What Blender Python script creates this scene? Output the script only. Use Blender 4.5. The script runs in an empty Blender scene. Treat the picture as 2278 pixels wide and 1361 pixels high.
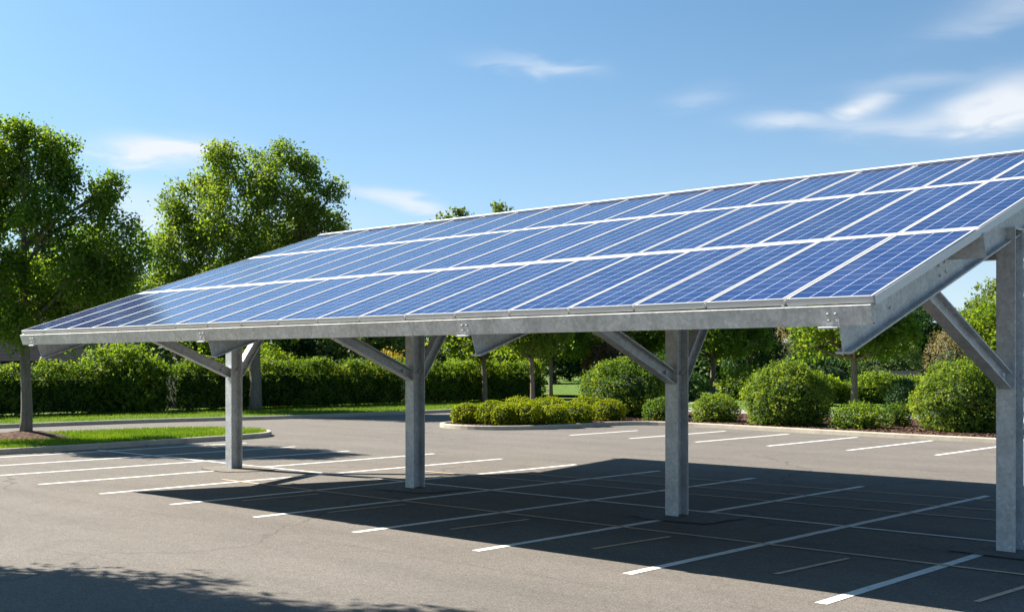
import bpy, bmesh, math, random
import numpy as np
from mathutils import Vector, Matrix

S = bpy.context.scene
COL = S.collection
R = math.radians

# ------------------------------------------------------------------ camera
EYE = 2.36
YAW = 0.7469
cam_d = bpy.data.cameras.new('camera')
cam = bpy.data.objects.new('camera', cam_d)
COL.objects.link(cam)
cam.location = (0, 0, EYE)
cam.rotation_euler = (R(90), 0, YAW)
cam_d.sensor_width = 36.0
cam_d.lens = 2615.6 / 2278 * 36.0
cam_d.shift_y = (807.5 - 680.5) / 2278
cam_d.clip_end = 6000
S.camera = cam

# ------------------------------------------------------------------ world, sun, exposure
SUN_A, SUN_B = 1.14, 0.22            # shadow offset per metre of height, along x and y
sun_dir = Vector((-SUN_A, -SUN_B, 1)).normalized()
SUN_EL = math.asin(sun_dir.z)
W = bpy.data.worlds.new('World')
S.world = W
W.use_nodes = True
wn, wl = W.node_tree.nodes, W.node_tree.links
wn.clear()


def wnode(t, **k):
    n = wn.new(t)
    for a, b in k.items():
        setattr(n, a, b)
    return n


def wmath(op, a, b=None, c=None, clamp=False):
    n = wnode('ShaderNodeMath', operation=op, use_clamp=clamp)
    for i, v in enumerate((a, b, c)):
        if v is None:
            continue
        if isinstance(v, (int, float)):
            n.inputs[i].default_value = v
        else:
            wl.new(v, n.inputs[i])
    return n.outputs[0]


tc = wnode('ShaderNodeTexCoord')
sep = wnode('ShaderNodeSeparateXYZ')
wl.new(tc.outputs['Generated'], sep.inputs[0])
# look a little higher into the sky model than the true direction: a deeper blue above clear air
up = wmath('MULTIPLY', wmath('MAXIMUM', sep.outputs[2], 0.0), 2.0)
up = wmath('ADD', up, 0.02)
comb = wnode('ShaderNodeCombineXYZ')
wl.new(sep.outputs[0], comb.inputs[0]); wl.new(sep.outputs[1], comb.inputs[1]); wl.new(up, comb.inputs[2])
nrm = wnode('ShaderNodeVectorMath', operation='NORMALIZE')
wl.new(comb.outputs[0], nrm.inputs[0])
sky = wnode('ShaderNodeTexSky', sky_type='NISHITA', sun_disc=False)
sky.sun_elevation = SUN_EL
sky.sun_rotation = math.atan2(sun_dir.x, sun_dir.y)
sky.altitude = 100
sky.air_density = 1.0
sky.dust_density = 0.8
sky.ozone_density = 1.6
wl.new(nrm.outputs[0], sky.inputs[0])
az = wmath('ARCTAN2', wmath('ADD', wmath('MULTIPLY', sep.outputs[0], math.cos(YAW)), wmath('MULTIPLY', sep.outputs[1], math.sin(YAW))),
           wmath('SUBTRACT', wmath('MULTIPLY', sep.outputs[1], math.cos(YAW)), wmath('MULTIPLY', sep.outputs[0], math.sin(YAW))))
el = wmath('ARCSINE', sep.outputs[2])
cv = wnode('ShaderNodeCombineXYZ')
wl.new(wmath('MULTIPLY', az, 9.0), cv.inputs[0]); wl.new(wmath('MULTIPLY', el, 34.0), cv.inputs[1])
cn = wnode('ShaderNodeTexNoise')
cn.inputs['Scale'].default_value = 1.6; cn.inputs['Detail'].default_value = 4; cn.inputs['Roughness'].default_value = 0.5
cn.inputs['Distortion'].default_value = 0.8
wl.new(cv.outputs[0], cn.inputs['Vector'])
warp = wmath('SUBTRACT', cn.outputs[0], 0.5)
azw = wmath('ADD', az, wmath('MULTIPLY', warp, 0.05))
elw = wmath('ADD', el, wmath('MULTIPLY', warp, 0.022))
# (azimuth, elevation, half widths, tilt, strength) of each fair-weather cloud
CLOUDS = [(-0.288, 0.171, 0.044, 0.0095, 0.0, 1.5), (-0.325, 0.135, 0.055, 0.013, 0.0, 0.35), (-0.29, 0.110, 0.06, 0.018, 0.0, 0.5),
          (-0.085, 0.131, 0.030, 0.0075, -0.25, 0.85), (-0.115, 0.143, 0.03, 0.005, -0.15, 0.35), (-0.2, 0.12, 0.08, 0.015, 0.0, 0.25),
          (0.018, 0.248, 0.042, 0.006, -0.12, 0.33), (0.045, 0.243, 0.022, 0.005, 0.0, 0.25), (0.160, 0.219, 0.024, 0.007, 0.1, 0.22),
          (0.292, 0.207, 0.017, 0.007, 0.1, 0.85), (0.228, 0.199, 0.032, 0.006, 0.0, 0.55), (0.30, 0.190, 0.06, 0.008, -0.06, 0.4),
          (0.390, 0.208, 0.040, 0.012, 0.25, 0.75), (0.385, 0.190, 0.045, 0.013, 0.1, 0.65), (0.415, 0.198, 0.03, 0.012, 0.2, 0.6),
          (0.33, 0.222, 0.045, 0.006, 0.05, 0.28), (0.40, 0.268, 0.055, 0.010, 0.2, 0.3), (0.43, 0.285, 0.05, 0.010, 0.1, 0.25)]
acc = None
for a0, e0, sa, se, tl, w in CLOUDS:
    da = wmath('SUBTRACT', azw, a0)
    de = wmath('SUBTRACT', wmath('SUBTRACT', elw, e0), wmath('MULTIPLY', da, tl))
    q = wmath('ADD', wmath('POWER', wmath('ABSOLUTE', wmath('DIVIDE', da, sa)), 2.0), wmath('POWER', wmath('ABSOLUTE', wmath('DIVIDE', de, se)), 2.0))
    g = wmath('MULTIPLY', wmath('EXPONENT', wmath('MULTIPLY', q, -1.0)), w)
    acc = g if acc is None else wmath('ADD', acc, g)
mod = wmath('MULTIPLY_ADD', cn.outputs[0], 1.15, 0.35)
cmask = wmath('MINIMUM', wmath('MULTIPLY', acc, mod), 0.92)
mixc = wnode('ShaderNodeMix', data_type='RGBA')
wl.new(cmask, mixc.inputs['Factor'])
tint = wnode('ShaderNodeMix', data_type='RGBA', blend_type='MULTIPLY')
tint.inputs[0].default_value = 1.0
tint.inputs[7].default_value = (0.62, 0.96, 1.02, 1)
wl.new(sky.outputs[0], tint.inputs[6])
hz = wnode('ShaderNodeMix', data_type='RGBA')
wl.new(wmath('EXPONENT', wmath('MULTIPLY', wmath('MAXIMUM', sep.outputs[2], 0.0), -9.0)), hz.inputs['Factor'])
wl.new(tint.outputs[2], hz.inputs[6])
hz.inputs[7].default_value = (4.7, 5.1, 5.35, 1)
wl.new(hz.outputs[2], mixc.inputs[6])
SKY = 0.058
mixc.inputs[7].default_value = (5.2, 5.4, 5.7, 1)
bg = wnode('ShaderNodeBackground')
bg.inputs[1].default_value = SKY
wl.new(mixc.outputs[2], bg.inputs[0])
wo = wnode('ShaderNodeOutputWorld')
wl.new(bg.outputs[0], wo.inputs[0])

sun_l = bpy.data.lights.new('sun', 'SUN')
sun_l.energy = 5.0
sun_l.angle = R(0.55)
sun_l.color = (1.0, 0.93, 0.82)
sun = bpy.data.objects.new('sun', sun_l)
COL.objects.link(sun)
sun.rotation_euler = (-sun_dir).to_track_quat('-Z', 'Y').to_euler()
S.view_settings.view_transform = 'Standard'
S.view_settings.look = 'None'
S.view_settings.gamma = 1
S.view_settings.exposure = 1.6


# ------------------------------------------------------------------ helpers
def tag(o, label=None, cat=None, group=None, kind=None):
    if label: o['label'] = label
    if cat: o['category'] = cat
    if group: o['group'] = group
    if kind: o['kind'] = kind
    return o


def link(name, me, parent=None, loc=(0, 0, 0), rot=(0, 0, 0)):
    o = bpy.data.objects.new(name, me)
    COL.objects.link(o)
    o.location = loc
    o.rotation_euler = rot
    if parent: o.parent = parent
    return o


def empty(name, loc, rz=0):
    return link(name, None, None, loc, (0, 0, rz))


def copy_tree(o, parent=None):
    c = o.copy()
    COL.objects.link(c)
    if parent: c.parent = parent
    for ch in list(o.children):
        copy_tree(ch, c)
    return c


class MB:
    """collects faces and links them as one mesh"""
    def __init__(s):
        s.v, s.f, s.uv, s.mi = [], [], [], []

    def add(s, vs, fs, uvs=None, mi=0):
        b = len(s.v)
        s.v += [tuple(x) for x in vs]
        for i, f in enumerate(fs):
            s.f.append(tuple(b + k for k in f))
            s.uv.append(uvs[i] if uvs else None)
            s.mi.append(mi)

    def box(s, lo, hi, mi=0):
        x0, y0, z0 = lo; x1, y1, z1 = hi
        s.add([(x0, y0, z0), (x1, y0, z0), (x1, y1, z0), (x0, y1, z0), (x0, y0, z1), (x1, y0, z1), (x1, y1, z1), (x0, y1, z1)],
              [(3, 2, 1, 0), (4, 5, 6, 7), (0, 1, 5, 4), (1, 2, 6, 5), (2, 3, 7, 6), (3, 0, 4, 7)], mi=mi)

    def beam(s, p0, p1, prof, upv=(0, 0, 1)):
        p0, p1 = Vector(p0), Vector(p1)
        t = (p1 - p0).normalized()
        side = t.cross(Vector(upv)).normalized()
        u = side.cross(t)
        n = len(prof)
        vs = [p + side * a + u * b for p in (p0, p1) for a, b in prof]
        fs = [(i, (i + 1) % n, n + (i + 1) % n, n + i) for i in range(n)]
        fs += [tuple(range(n - 1, -1, -1)), tuple(range(n, 2 * n))]
        s.add(vs, fs)

    def tube(s, pts, rad, n=8, cap=True):
        pts = [Vector(p) for p in pts]
        rings = []
        ref = Vector((0.31, 0.94, 0.12))
        for i, p in enumerate(pts):
            t = (pts[min(i + 1, len(pts) - 1)] - pts[max(i - 1, 0)]).normalized()
            a = t.cross(ref).normalized(); b = t.cross(a)
            rings.append([p + (a * math.cos(2 * math.pi * k / n) + b * math.sin(2 * math.pi * k / n)) * rad[i] for k in range(n)])
        vs = [q for r in rings for q in r]
        fs = []
        for i in range(len(pts) - 1):
            for k in range(n):
                fs.append((i * n + k, i * n + (k + 1) % n, (i + 1) * n + (k + 1) % n, (i + 1) * n + k))
        if cap:
            fs.append(tuple(range(n - 1, -1, -1))); fs.append(tuple((len(pts) - 1) * n + k for k in range(n)))
        s.add(vs, fs)

    def mesh(s, name, mats, smooth=False, bevel=0, fix=True):
        me = bpy.data.meshes.new(name)
        me.from_pydata(s.v, [], s.f)
        if any(u for u in s.uv):
            lay = me.uv_layers.new(name='UVMap')
            k = 0
            for f, u in zip(s.f, s.uv):
                for i in range(len(f)):
                    if u: lay.data[k].uv = u[i]
                    k += 1
        for m in (mats if isinstance(mats, (list, tuple)) else [mats]):
            me.materials.append(m)
        for p, m in zip(me.polygons, s.mi):
            p.material_index = m
        if fix or bevel:
            bm = bmesh.new(); bm.from_mesh(me)
            bmesh.ops.recalc_face_normals(bm, faces=bm.faces)
            if bevel:
                bmesh.ops.remove_doubles(bm, verts=bm.verts, dist=1e-5)
                es = [e for e in bm.edges if len(e.link_faces) == 2 and e.calc_face_angle() > 0.6]
                bmesh.ops.bevel(bm, geom=es, offset=bevel, segments=2, affect='EDGES', clamp_overlap=True)
            bm.to_mesh(me); bm.free()
        if smooth:
            for p in me.polygons: p.use_smooth = True
        me.update()
        return me

    def build(s, name, mats, parent=None, loc=(0, 0, 0), rot=(0, 0, 0), **k):
        return link(name, s.mesh(name, mats, **k), parent, loc, rot)


def quads_mesh(name, V, mat):
    """V: (n,4,3) array of leaf quads -> one mesh"""
    n = len(V)
    me = bpy.data.meshes.new(name)
    me.vertices.add(n * 4); me.loops.add(n * 4); me.polygons.add(n)
    me.vertices.foreach_set('co', V.reshape(-1).astype(np.float32))
    me.loops.foreach_set('vertex_index', np.arange(n * 4, dtype=np.int32))
    me.polygons.foreach_set('loop_start', np.arange(0, n * 4, 4, dtype=np.int32))
    me.materials.append(mat)
    me.update(calc_edges=True)
    me.validate()
    return me


def unit(a):
    return a / np.maximum(np.linalg.norm(a, axis=-1, keepdims=True), 1e-9)


# ------------------------------------------------------------------ materials
class Mat:
    def __init__(s, name):
        s.m = bpy.data.materials.new(name)
        s.m.use_nodes = True
        s.n, s.l = s.m.node_tree.nodes, s.m.node_tree.links
        s.p = s.n['Principled BSDF']
        s.co = s.n.new('ShaderNodeTexCoord')

    def put(s, sock, v):
        if isinstance(v, (int, float)): sock.default_value = v
        elif isinstance(v, (tuple, list)): sock.default_value = tuple(v) if len(v) == len(sock.default_value) else tuple(v) + (1,)
        else: s.l.new(v, sock)

    def set(s, **k):
        for a, v in k.items():
            s.put(s.p.inputs[a.replace('_', ' ')], v)
        return s

    def math(s, op, a, b=0.0, c=0.0, clamp=False):
        n = s.n.new('ShaderNodeMath'); n.operation = op; n.use_clamp = clamp
        for i, v in enumerate((a, b, c)): s.put(n.inputs[i], v)
        return n.outputs[0]

    def noise(s, scale, detail=4, rough=0.55, vec=None, dist=0.0, stretch=None):
        v = vec or s.co.outputs['Object']
        if stretch:
            mp = s.n.new('ShaderNodeMapping'); mp.inputs['Scale'].default_value = stretch
            s.l.new(v, mp.inputs[0]); v = mp.outputs[0]
        n = s.n.new('ShaderNodeTexNoise')
        n.inputs['Scale'].default_value = scale; n.inputs['Detail'].default_value = detail
        n.inputs['Roughness'].default_value = rough; n.inputs['Distortion'].default_value = dist
        s.l.new(v, n.inputs['Vector'])
        return n.outputs[0]

    def vor(s, scale, vec=None, out='Color', feature='F1'):
        n = s.n.new('ShaderNodeTexVoronoi'); n.feature = feature
        n.inputs['Scale'].default_value = scale
        s.l.new(vec or s.co.outputs['Object'], n.inputs['Vector'])
        return n.outputs[out]

    def ramp(s, fac, *stops):
        n = s.n.new('ShaderNodeValToRGB')
        while len(n.color_ramp.elements) < len(stops): n.color_ramp.elements.new(0.5)
        for e, (p, c) in zip(n.color_ramp.elements, stops):
            e.position = p
            e.color = (c, c, c, 1) if isinstance(c, (int, float)) else tuple(c) + (1,)
        s.put(n.inputs[0], fac)
        return n.outputs[0]

    def mix(s, f, a, b, mode='MIX'):
        n = s.n.new('ShaderNodeMix'); n.data_type = 'RGBA'; n.blend_type = mode
        s.put(n.inputs[0], f); s.put(n.inputs[6], a); s.put(n.inputs[7], b)
        return n.outputs[2]

    def bump(s, h, strength, dist=0.02):
        n = s.n.new('ShaderNodeBump')
        n.inputs['Strength'].default_value = strength; n.inputs['Distance'].default_value = dist
        s.l.new(h, n.inputs['Height'])
        s.l.new(n.outputs[0], s.p.inputs['Normal'])
        return s


def m_asphalt():
    m = Mat('asphalt')
    big = m.noise(0.22, 5, 0.6)
    streak = m.noise(0.5, 5, 0.65, stretch=(0.35, 1.6, 1))
    mid = m.noise(2.2, 5, 0.6)
    fine = m.noise(55, 3, 0.7)
    grit = m.vor(75)
    gs = m.n.new('ShaderNodeSeparateColor'); m.l.new(grit, gs.inputs[0])
    c = m.ramp(big, (0.3, (0.155, 0.140, 0.124)), (0.7, (0.206, 0.185, 0.163)))
    c = m.mix(0.55, c, m.ramp(streak, (0.3, (0.140, 0.127, 0.114)), (0.65, (0.220, 0.198, 0.175))))
    c = m.mix(m.ramp(mid, (0.35, 0.0), (0.75, 0.22)), c, (0.125, 0.113, 0.100))
    c = m.mix(0.85, c, m.ramp(fine, (0.32, 0.42), (0.68, 1.16)), 'MULTIPLY')
    c = m.mix(0.6, c, m.ramp(m.noise(9, 4, 0.65), (0.3, 0.80), (0.7, 1.12)), 'MULTIPLY')
    c = m.mix(m.ramp(m.noise(0.9, 5, 0.55, dist=0.4), (0.60, 0.0), (0.72, 0.42)), c, (0.080, 0.072, 0.065))
    c = m.mix(0.65, c, m.ramp(gs.outputs[0], (0.0, 0.45), (1.0, 1.35)), 'MULTIPLY')
    # tar seams and a few thin cracks
    xyz = m.n.new('ShaderNodeSeparateXYZ'); m.l.new(m.co.outputs['Object'], xyz.inputs[0])
    wob = m.math('MULTIPLY', m.math('SUBTRACT', m.noise(0.9, 4, 0.6), 0.5), 0.5)
    for y0, w, st in ((7.1, 0.022, 0.35), (9.75, 0.03, 0.3), (24.6, 0.05, 0.35)):
        d = m.math('ABSOLUTE', m.math('ADD', m.math('SUBTRACT', xyz.outputs[1], y0), wob))
        k = m.math('MULTIPLY', m.math('LESS_THAN', d, w), m.ramp(m.noise(0.8, 4), (0.42, 0.0), (0.6, st)))
        c = m.mix(k, c, (0.06, 0.053, 0.047))
    cr = m.n.new('ShaderNodeTexVoronoi'); cr.feature = 'DISTANCE_TO_EDGE'; cr.inputs['Scale'].default_value = 0.16
    wv = m.n.new('ShaderNodeVectorMath'); wv.operation = 'ADD'
    nz = m.n.new('ShaderNodeTexNoise'); nz.inputs['Scale'].default_value = 1.2; nz.inputs['Detail'].default_value = 5
    m.l.new(m.co.outputs['Object'], nz.inputs['Vector'])
    m.l.new(m.co.outputs['Object'], wv.inputs[0]); m.l.new(nz.outputs['Color'], wv.inputs[1])
    m.l.new(wv.outputs[0], cr.inputs['Vector'])
    k = m.math('MULTIPLY', m.math('LESS_THAN', cr.outputs[0], 0.0045), m.ramp(m.noise(0.13, 3), (0.46, 0.0), (0.55, 0.6)))
    c = m.mix(k, c, (0.055, 0.05, 0.045))
    m.set(Base_Color=c, Roughness=0.88, Specular_IOR_Level=0.25)
    m.bump(m.math('ADD', fine, m.math('MULTIPLY', gs.outputs[1], 0.8)), 0.55, 0.012)
    return m.m


def m_paint(name, col, wear0, wear1, under=(0.15, 0.138, 0.125)):
    m = Mat(name)
    w = m.noise(9, 6, 0.7)
    f = m.noise(60, 3, 0.7)
    c = m.mix(0.25, col, m.ramp(f, (0.3, 0.4), (0.7, 1.0)), 'MULTIPLY')
    c = m.mix(m.ramp(m.math('ADD', m.math('MULTIPLY', w, 0.7), m.math('MULTIPLY', f, 0.3)), (wear0, 0.0), (wear1, 1.0)), c, under)
    m.set(Base_Color=c, Roughness=0.75, Specular_IOR_Level=0.3).bump(f, 0.3, 0.006)
    return m.m


def m_concrete(name, a, b):
    m = Mat(name)
    c = m.ramp(m.noise(1.4, 6, 0.65), (0.3, a), (0.7, b))
    c = m.mix(0.5, c, m.ramp(m.noise(40, 3, 0.7), (0.3, 0.7), (0.7, 1.0)), 'MULTIPLY')
    c = m.mix(m.ramp(m.noise(5, 5, 0.7), (0.5, 0.0), (0.8, 0.45)), c, (0.14, 0.12, 0.10))
    m.set(Base_Color=c, Roughness=0.9, Specular_IOR_Level=0.2).bump(m.noise(45, 4), 0.4, 0.01)
    return m.m


def m_steel(name, base=(0.40, 0.41, 0.42), met=0.55):
    m = Mat(name)
    sp = m.vor(26)
    s1 = m.n.new('ShaderNodeSeparateColor'); m.l.new(sp, s1.inputs[0])
    st = m.noise(1.0, 6, 0.65, stretch=(14, 14, 1.2))
    bl = m.noise(3.0, 6, 0.6)
    c = m.mix(0.75, base, m.ramp(s1.outputs[0], (0.0, 0.78), (1.0, 1.12)), 'MULTIPLY')
    c = m.mix(0.8, c, m.ramp(bl, (0.3, 0.68), (0.7, 1.1)), 'MULTIPLY')
    c = m.mix(m.ramp(st, (0.5, 0.0), (0.75, 0.35)), c, (0.24, 0.235, 0.225))
    c = m.mix(m.ramp(m.noise(6, 5, 0.7), (0.62, 0.0), (0.75, 0.3)), c, (0.58, 0.59, 0.58))
    rg = m.ramp(m.math('ADD', m.math('MULTIPLY', bl, 0.6), m.math('MULTIPLY', s1.outputs[1], 0.4)), (0.2, 0.36), (0.8, 0.60))
    m.set(Base_Color=c, Metallic=met, Roughness=rg).bump(m.noise(18, 4), 0.12, 0.01)
    return m.m


def m_alu(name, v=0.72):
    m = Mat(name)
    c = m.ramp(m.noise(4, 5, 0.6), (0.3, (v * .93, v * .93, v * .93)), (0.7, (v, v, v * 1.0)))
    m.set(Base_Color=c, Metallic=0.25, Roughness=0.42)
    return m.m


def m_cells():
    m = Mat('solar_cells')
    oi = m.n.new('ShaderNodeObjectInfo')
    xyz = m.n.new('ShaderNodeSeparateXYZ'); m.l.new(m.co.outputs['UV'], xyz.inputs[0])
    u, v = xyz.outputs[0], xyz.outputs[1]         # in cells: u 0..4 across, v along the slope

    def edge(x):
        return m.math('ABSOLUTE', m.math('SUBTRACT', m.math('FRACT', m.math('ADD', x, 0.5)), 0.5))
    cell = m.n.new('ShaderNodeCombineXYZ')
    m.l.new(m.math('FLOOR', u), cell.inputs[0]); m.l.new(m.math('FLOOR', v), cell.inputs[1])
    m.l.new(m.math('MULTIPLY', oi.outputs['Random'], 57.0), cell.inputs[2])
    wn_ = m.n.new('ShaderNodeTexWhiteNoise'); m.l.new(cell.outputs[0], wn_.inputs['Vector'])
    cryst = m.vor(55)
    cs = m.n.new('ShaderNodeSeparateColor'); m.l.new(cryst, cs.inputs[0])
    t = m.math('ADD', m.math('MULTIPLY', wn_.outputs[0], 0.38), m.math('MULTIPLY', cs.outputs[0], 0.30))
    t = m.math('ADD', t, m.math('MULTIPLY', oi.outputs['Random'], 0.32))
    c = m.ramp(t, (0.0, (0.003, 0.010, 0.068)), (1.0, (0.010, 0.027, 0.128)))
    # silver fingers across each cell, the gaps between cells, the bright column gaps
    bus = m.math('LESS_THAN', edge(m.math('MULTIPLY', u, 2.0)), 0.020)
    c = m.mix(m.math('MULTIPLY', bus, 0.12), c, (0.30, 0.38, 0.50))
    gv = m.math('LESS_THAN', edge(v), 0.020)
    c = m.mix(m.math('MULTIPLY', gv, 0.5), c, (0.34, 0.44, 0.60))
    gu = m.math('LESS_THAN', edge(u), 0.017)
    dash = m.ramp(edge(m.math('MULTIPLY', v, 3.0)), (0.08, 0.45), (0.14, 0.95))
    c = m.mix(m.math('MULTIPLY', gu, dash), c, (0.62, 0.70, 0.82))
    dust = m.noise(1.2, 5, 0.65)
    c = m.mix(m.ramp(dust, (0.4, 0.0), (0.8, 0.16)), c, (0.30, 0.32, 0.36))
    m.set(Base_Color=c, Roughness=0.12, IOR=1.47, Specular_IOR_Level=0.5)
    m.bump(m.noise(3.0, 3, 0.5, stretch=(1, 2.2, 1)), 0.16, 0.012)
    return m.m


def m_leaf(name, dark, mid, light, trans=0.55, scale=0.6):
    m = Mat(name)
    g = m.n.new('ShaderNodeNewGeometry')
    hue = m.noise(scale, 3, 0.6)
    t = m.math('ADD', m.math('MULTIPLY', g.outputs['Random Per Island'], 0.40), m.math('MULTIPLY', m.ramp(hue, (0.32, 0.0), (0.68, 1.0)), 0.55))
    c = m.ramp(t, (0.05, dark), (0.5, mid), (0.97, light))
    m.set(Base_Color=c, Roughness=0.6, Specular_IOR_Level=0.18)
    tr = m.n.new('ShaderNodeBsdfTranslucent')
    tcol = m.mix(1.0, c, (1.75, 1.55, 0.45), 'MULTIPLY')
    m.l.new(tcol, tr.inputs[0])
    mx = m.n.new('ShaderNodeMixShader'); mx.inputs[0].default_value = trans
    m.l.new(m.p.outputs[0], mx.inputs[1]); m.l.new(tr.outputs[0], mx.inputs[2])
    m.l.new(mx.outputs[0], m.n['Material Output'].inputs[0])
    return m.m


def m_bark(name, a, b):
    m = Mat(name)
    c = m.ramp(m.noise(3, 6, 0.7, stretch=(6, 6, 0.8)), (0.3, a), (0.7, b))
    c = m.mix(m.ramp(m.noise(2.2, 4), (0.5, 0.0), (0.8, 0.4)), c, tuple(x * 0.6 for x in b))
    m.set(Base_Color=c, Roughness=0.9, Specular_IOR_Level=0.2).bump(m.noise(5, 6, 0.7, stretch=(7, 7, 0.9)), 0.8, 0.03)
    return m.m


def m_lawn(name, a, b):
    m = Mat(name)
    c = m.ramp(m.noise(0.7, 5, 0.65), (0.3, a), (0.7, b))
    c = m.mix(m.ramp(m.noise(1.9, 5, 0.7), (0.5, 0.0), (0.75, 0.5)), c, (0.16, 0.15, 0.05))
    c = m.mix(0.7, c, m.ramp(m.noise(22, 4, 0.75), (0.3, 0.5), (0.75, 1.15)), 'MULTIPLY')
    m.set(Base_Color=c, Roughness=0.85, Specular_IOR_Level=0.15).bump(m.noise(35, 4, 0.8), 0.9, 0.05)
    return m.m


def m_mulch():
    m = Mat('mulch')
    v = m.vor(14)
    s1 = m.n.new('ShaderNodeSeparateColor'); m.l.new(v, s1.inputs[0])
    c = m.ramp(s1.outputs[0], (0.0, (0.030, 0.018, 0.013)), (0.6, (0.085, 0.046, 0.032)), (1.0, (0.17, 0.10, 0.07)))
    m.set(Base_Color=c, Roughness=0.95, Specular_IOR_Level=0.1).bump(s1.outputs[1], 1.0, 0.05)
    return m.m


def m_plain(name, col, rough=0.8, sc=2.0, spread=0.25):
    m = Mat(name)
    c = m.mix(1.0, col, m.ramp(m.noise(sc, 5, 0.65), (0.3, 1 - spread), (0.7, 1 + spread * 0.4)), 'MULTIPLY')
    m.set(Base_Color=c, Roughness=rough)
    return m.m


def m_siding(name, col, step):
    m = Mat(name)
    xyz = m.n.new('ShaderNodeSeparateXYZ'); m.l.new(m.co.outputs['Object'], xyz.inputs[0])
    f = m.math('FRACT', m.math('DIVIDE', xyz.outputs[2], step))
    c = m.mix(m.math('LESS_THAN', f, 0.12), col, tuple(x * 0.45 for x in col))
    c = m.mix(1.0, c, m.ramp(m.noise(3, 5), (0.3, 0.75), (0.7, 1.1)), 'MULTIPLY')
    m.set(Base_Color=c, Roughness=0.95, Specular_IOR_Level=0.05).bump(f, 0.5, 0.03)
    return m.m


ASPHALT = m_asphalt()
PATCH = m_plain('dark_asphalt', (0.125, 0.117, 0.108), 0.9, 12, 0.5)
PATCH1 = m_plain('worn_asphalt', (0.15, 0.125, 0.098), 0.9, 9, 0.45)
WHITE = m_paint('white_paint', (0.80, 0.79, 0.74), 0.53, 0.70)
LEAK = m_paint('leak_light_paint', (0.68, 0.48, 0.34), 0.50, 0.76, (0.17, 0.15, 0.13))  # tan lines painted as sunlight leaking between the panel rows
KERB = m_concrete('kerb_concrete', (0.40, 0.36, 0.29), (0.52, 0.47, 0.38))
PATH = m_concrete('path_concrete', (0.25, 0.245, 0.235), (0.33, 0.32, 0.31))
STEEL = m_steel('galvanised_steel', (0.58, 0.60, 0.61), 0.2)
STEEL2 = m_steel('galvanised_beam', (0.72, 0.71, 0.685), 0.2)
ALU = m_alu('anodised_aluminium', 0.62)
ALUW = m_alu('white_trim', 0.72)
CELLS = m_cells()
BACKSHEET = m_plain('panel_backsheet', (0.05, 0.052, 0.058), 0.6)
LAWN = m_lawn('lawn', (0.060, 0.125, 0.014), (0.125, 0.205, 0.024))
BLADE = m_leaf('grass_blade', (0.055, 0.13, 0.010), (0.110, 0.205, 0.016), (0.200, 0.275, 0.035), 0.35, 0.5)
MULCH = m_mulch()
BARK = m_bark('bark_grey', (0.12, 0.10, 0.085), (0.27, 0.235, 0.20))
BARK2 = m_bark('bark_brown', (0.13, 0.10, 0.08), (0.30, 0.235, 0.18))
L_MAPLE = m_leaf('leaf_maple', (0.050, 0.112, 0.016), (0.108, 0.200, 0.028), (0.230, 0.290, 0.046))
L_ASH = m_leaf('leaf_ash', (0.058, 0.115, 0.020), (0.124, 0.206, 0.036), (0.240, 0.292, 0.060))
L_LIME = m_leaf('leaf_lime', (0.052, 0.112, 0.014), (0.116, 0.195, 0.024), (0.235, 0.285, 0.044))
L_DARK = m_leaf('leaf_dark', (0.017, 0.050, 0.016), (0.038, 0.092, 0.027), (0.085, 0.150, 0.044), 0.3)
L_BLUE = m_leaf('leaf_bluegreen', (0.022, 0.054, 0.030), (0.046, 0.098, 0.048), (0.090, 0.150, 0.068), 0.3)
L_PALE = m_leaf('leaf_pale', (0.060, 0.105, 0.036), (0.115, 0.175, 0.055), (0.200, 0.255, 0.090), 0.36)
L_HEDGE = m_leaf('leaf_hedge', (0.022, 0.062, 0.011), (0.078, 0.148, 0.020), (0.240, 0.275, 0.042), 0.5, 0.9)
L_BOX = m_leaf('leaf_box', (0.046, 0.100, 0.014), (0.118, 0.190, 0.028), (0.250, 0.300, 0.062), 0.5, 1.1)
L_GOLD = m_leaf('leaf_golden', (0.095, 0.150, 0.008), (0.190, 0.245, 0.010), (0.300, 0.330, 0.020), 0.5, 1.4)
L_TAN = m_leaf('leaf_tan', (0.140, 0.125, 0.080), (0.230, 0.205, 0.130), (0.330, 0.295, 0.190), 0.3)
L_RED = m_leaf('leaf_reddish', (0.085, 0.050, 0.038), (0.160, 0.100, 0.070), (0.330, 0.220, 0.170), 0.3)
L_YELLOW = m_leaf('leaf_yellow', (0.140, 0.140, 0.022), (0.320, 0.260, 0.050), (0.480, 0.380, 0.100), 0.35)
L_CORE = m_plain('shrub_twigs', (0.022, 0.048, 0.010), 0.98, 9, 0.6)
HOUSE = m_siding('grey_siding', (0.085, 0.095, 0.11), 0.16)
ROOF = m_siding('dark_shingle', (0.030, 0.032, 0.038), 0.22)
GLASS = m_plain('window_glass', (0.03, 0.035, 0.045), 0.15)
TRIM = m_plain('house_trim', (0.16, 0.16, 0.17), 0.6)


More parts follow.
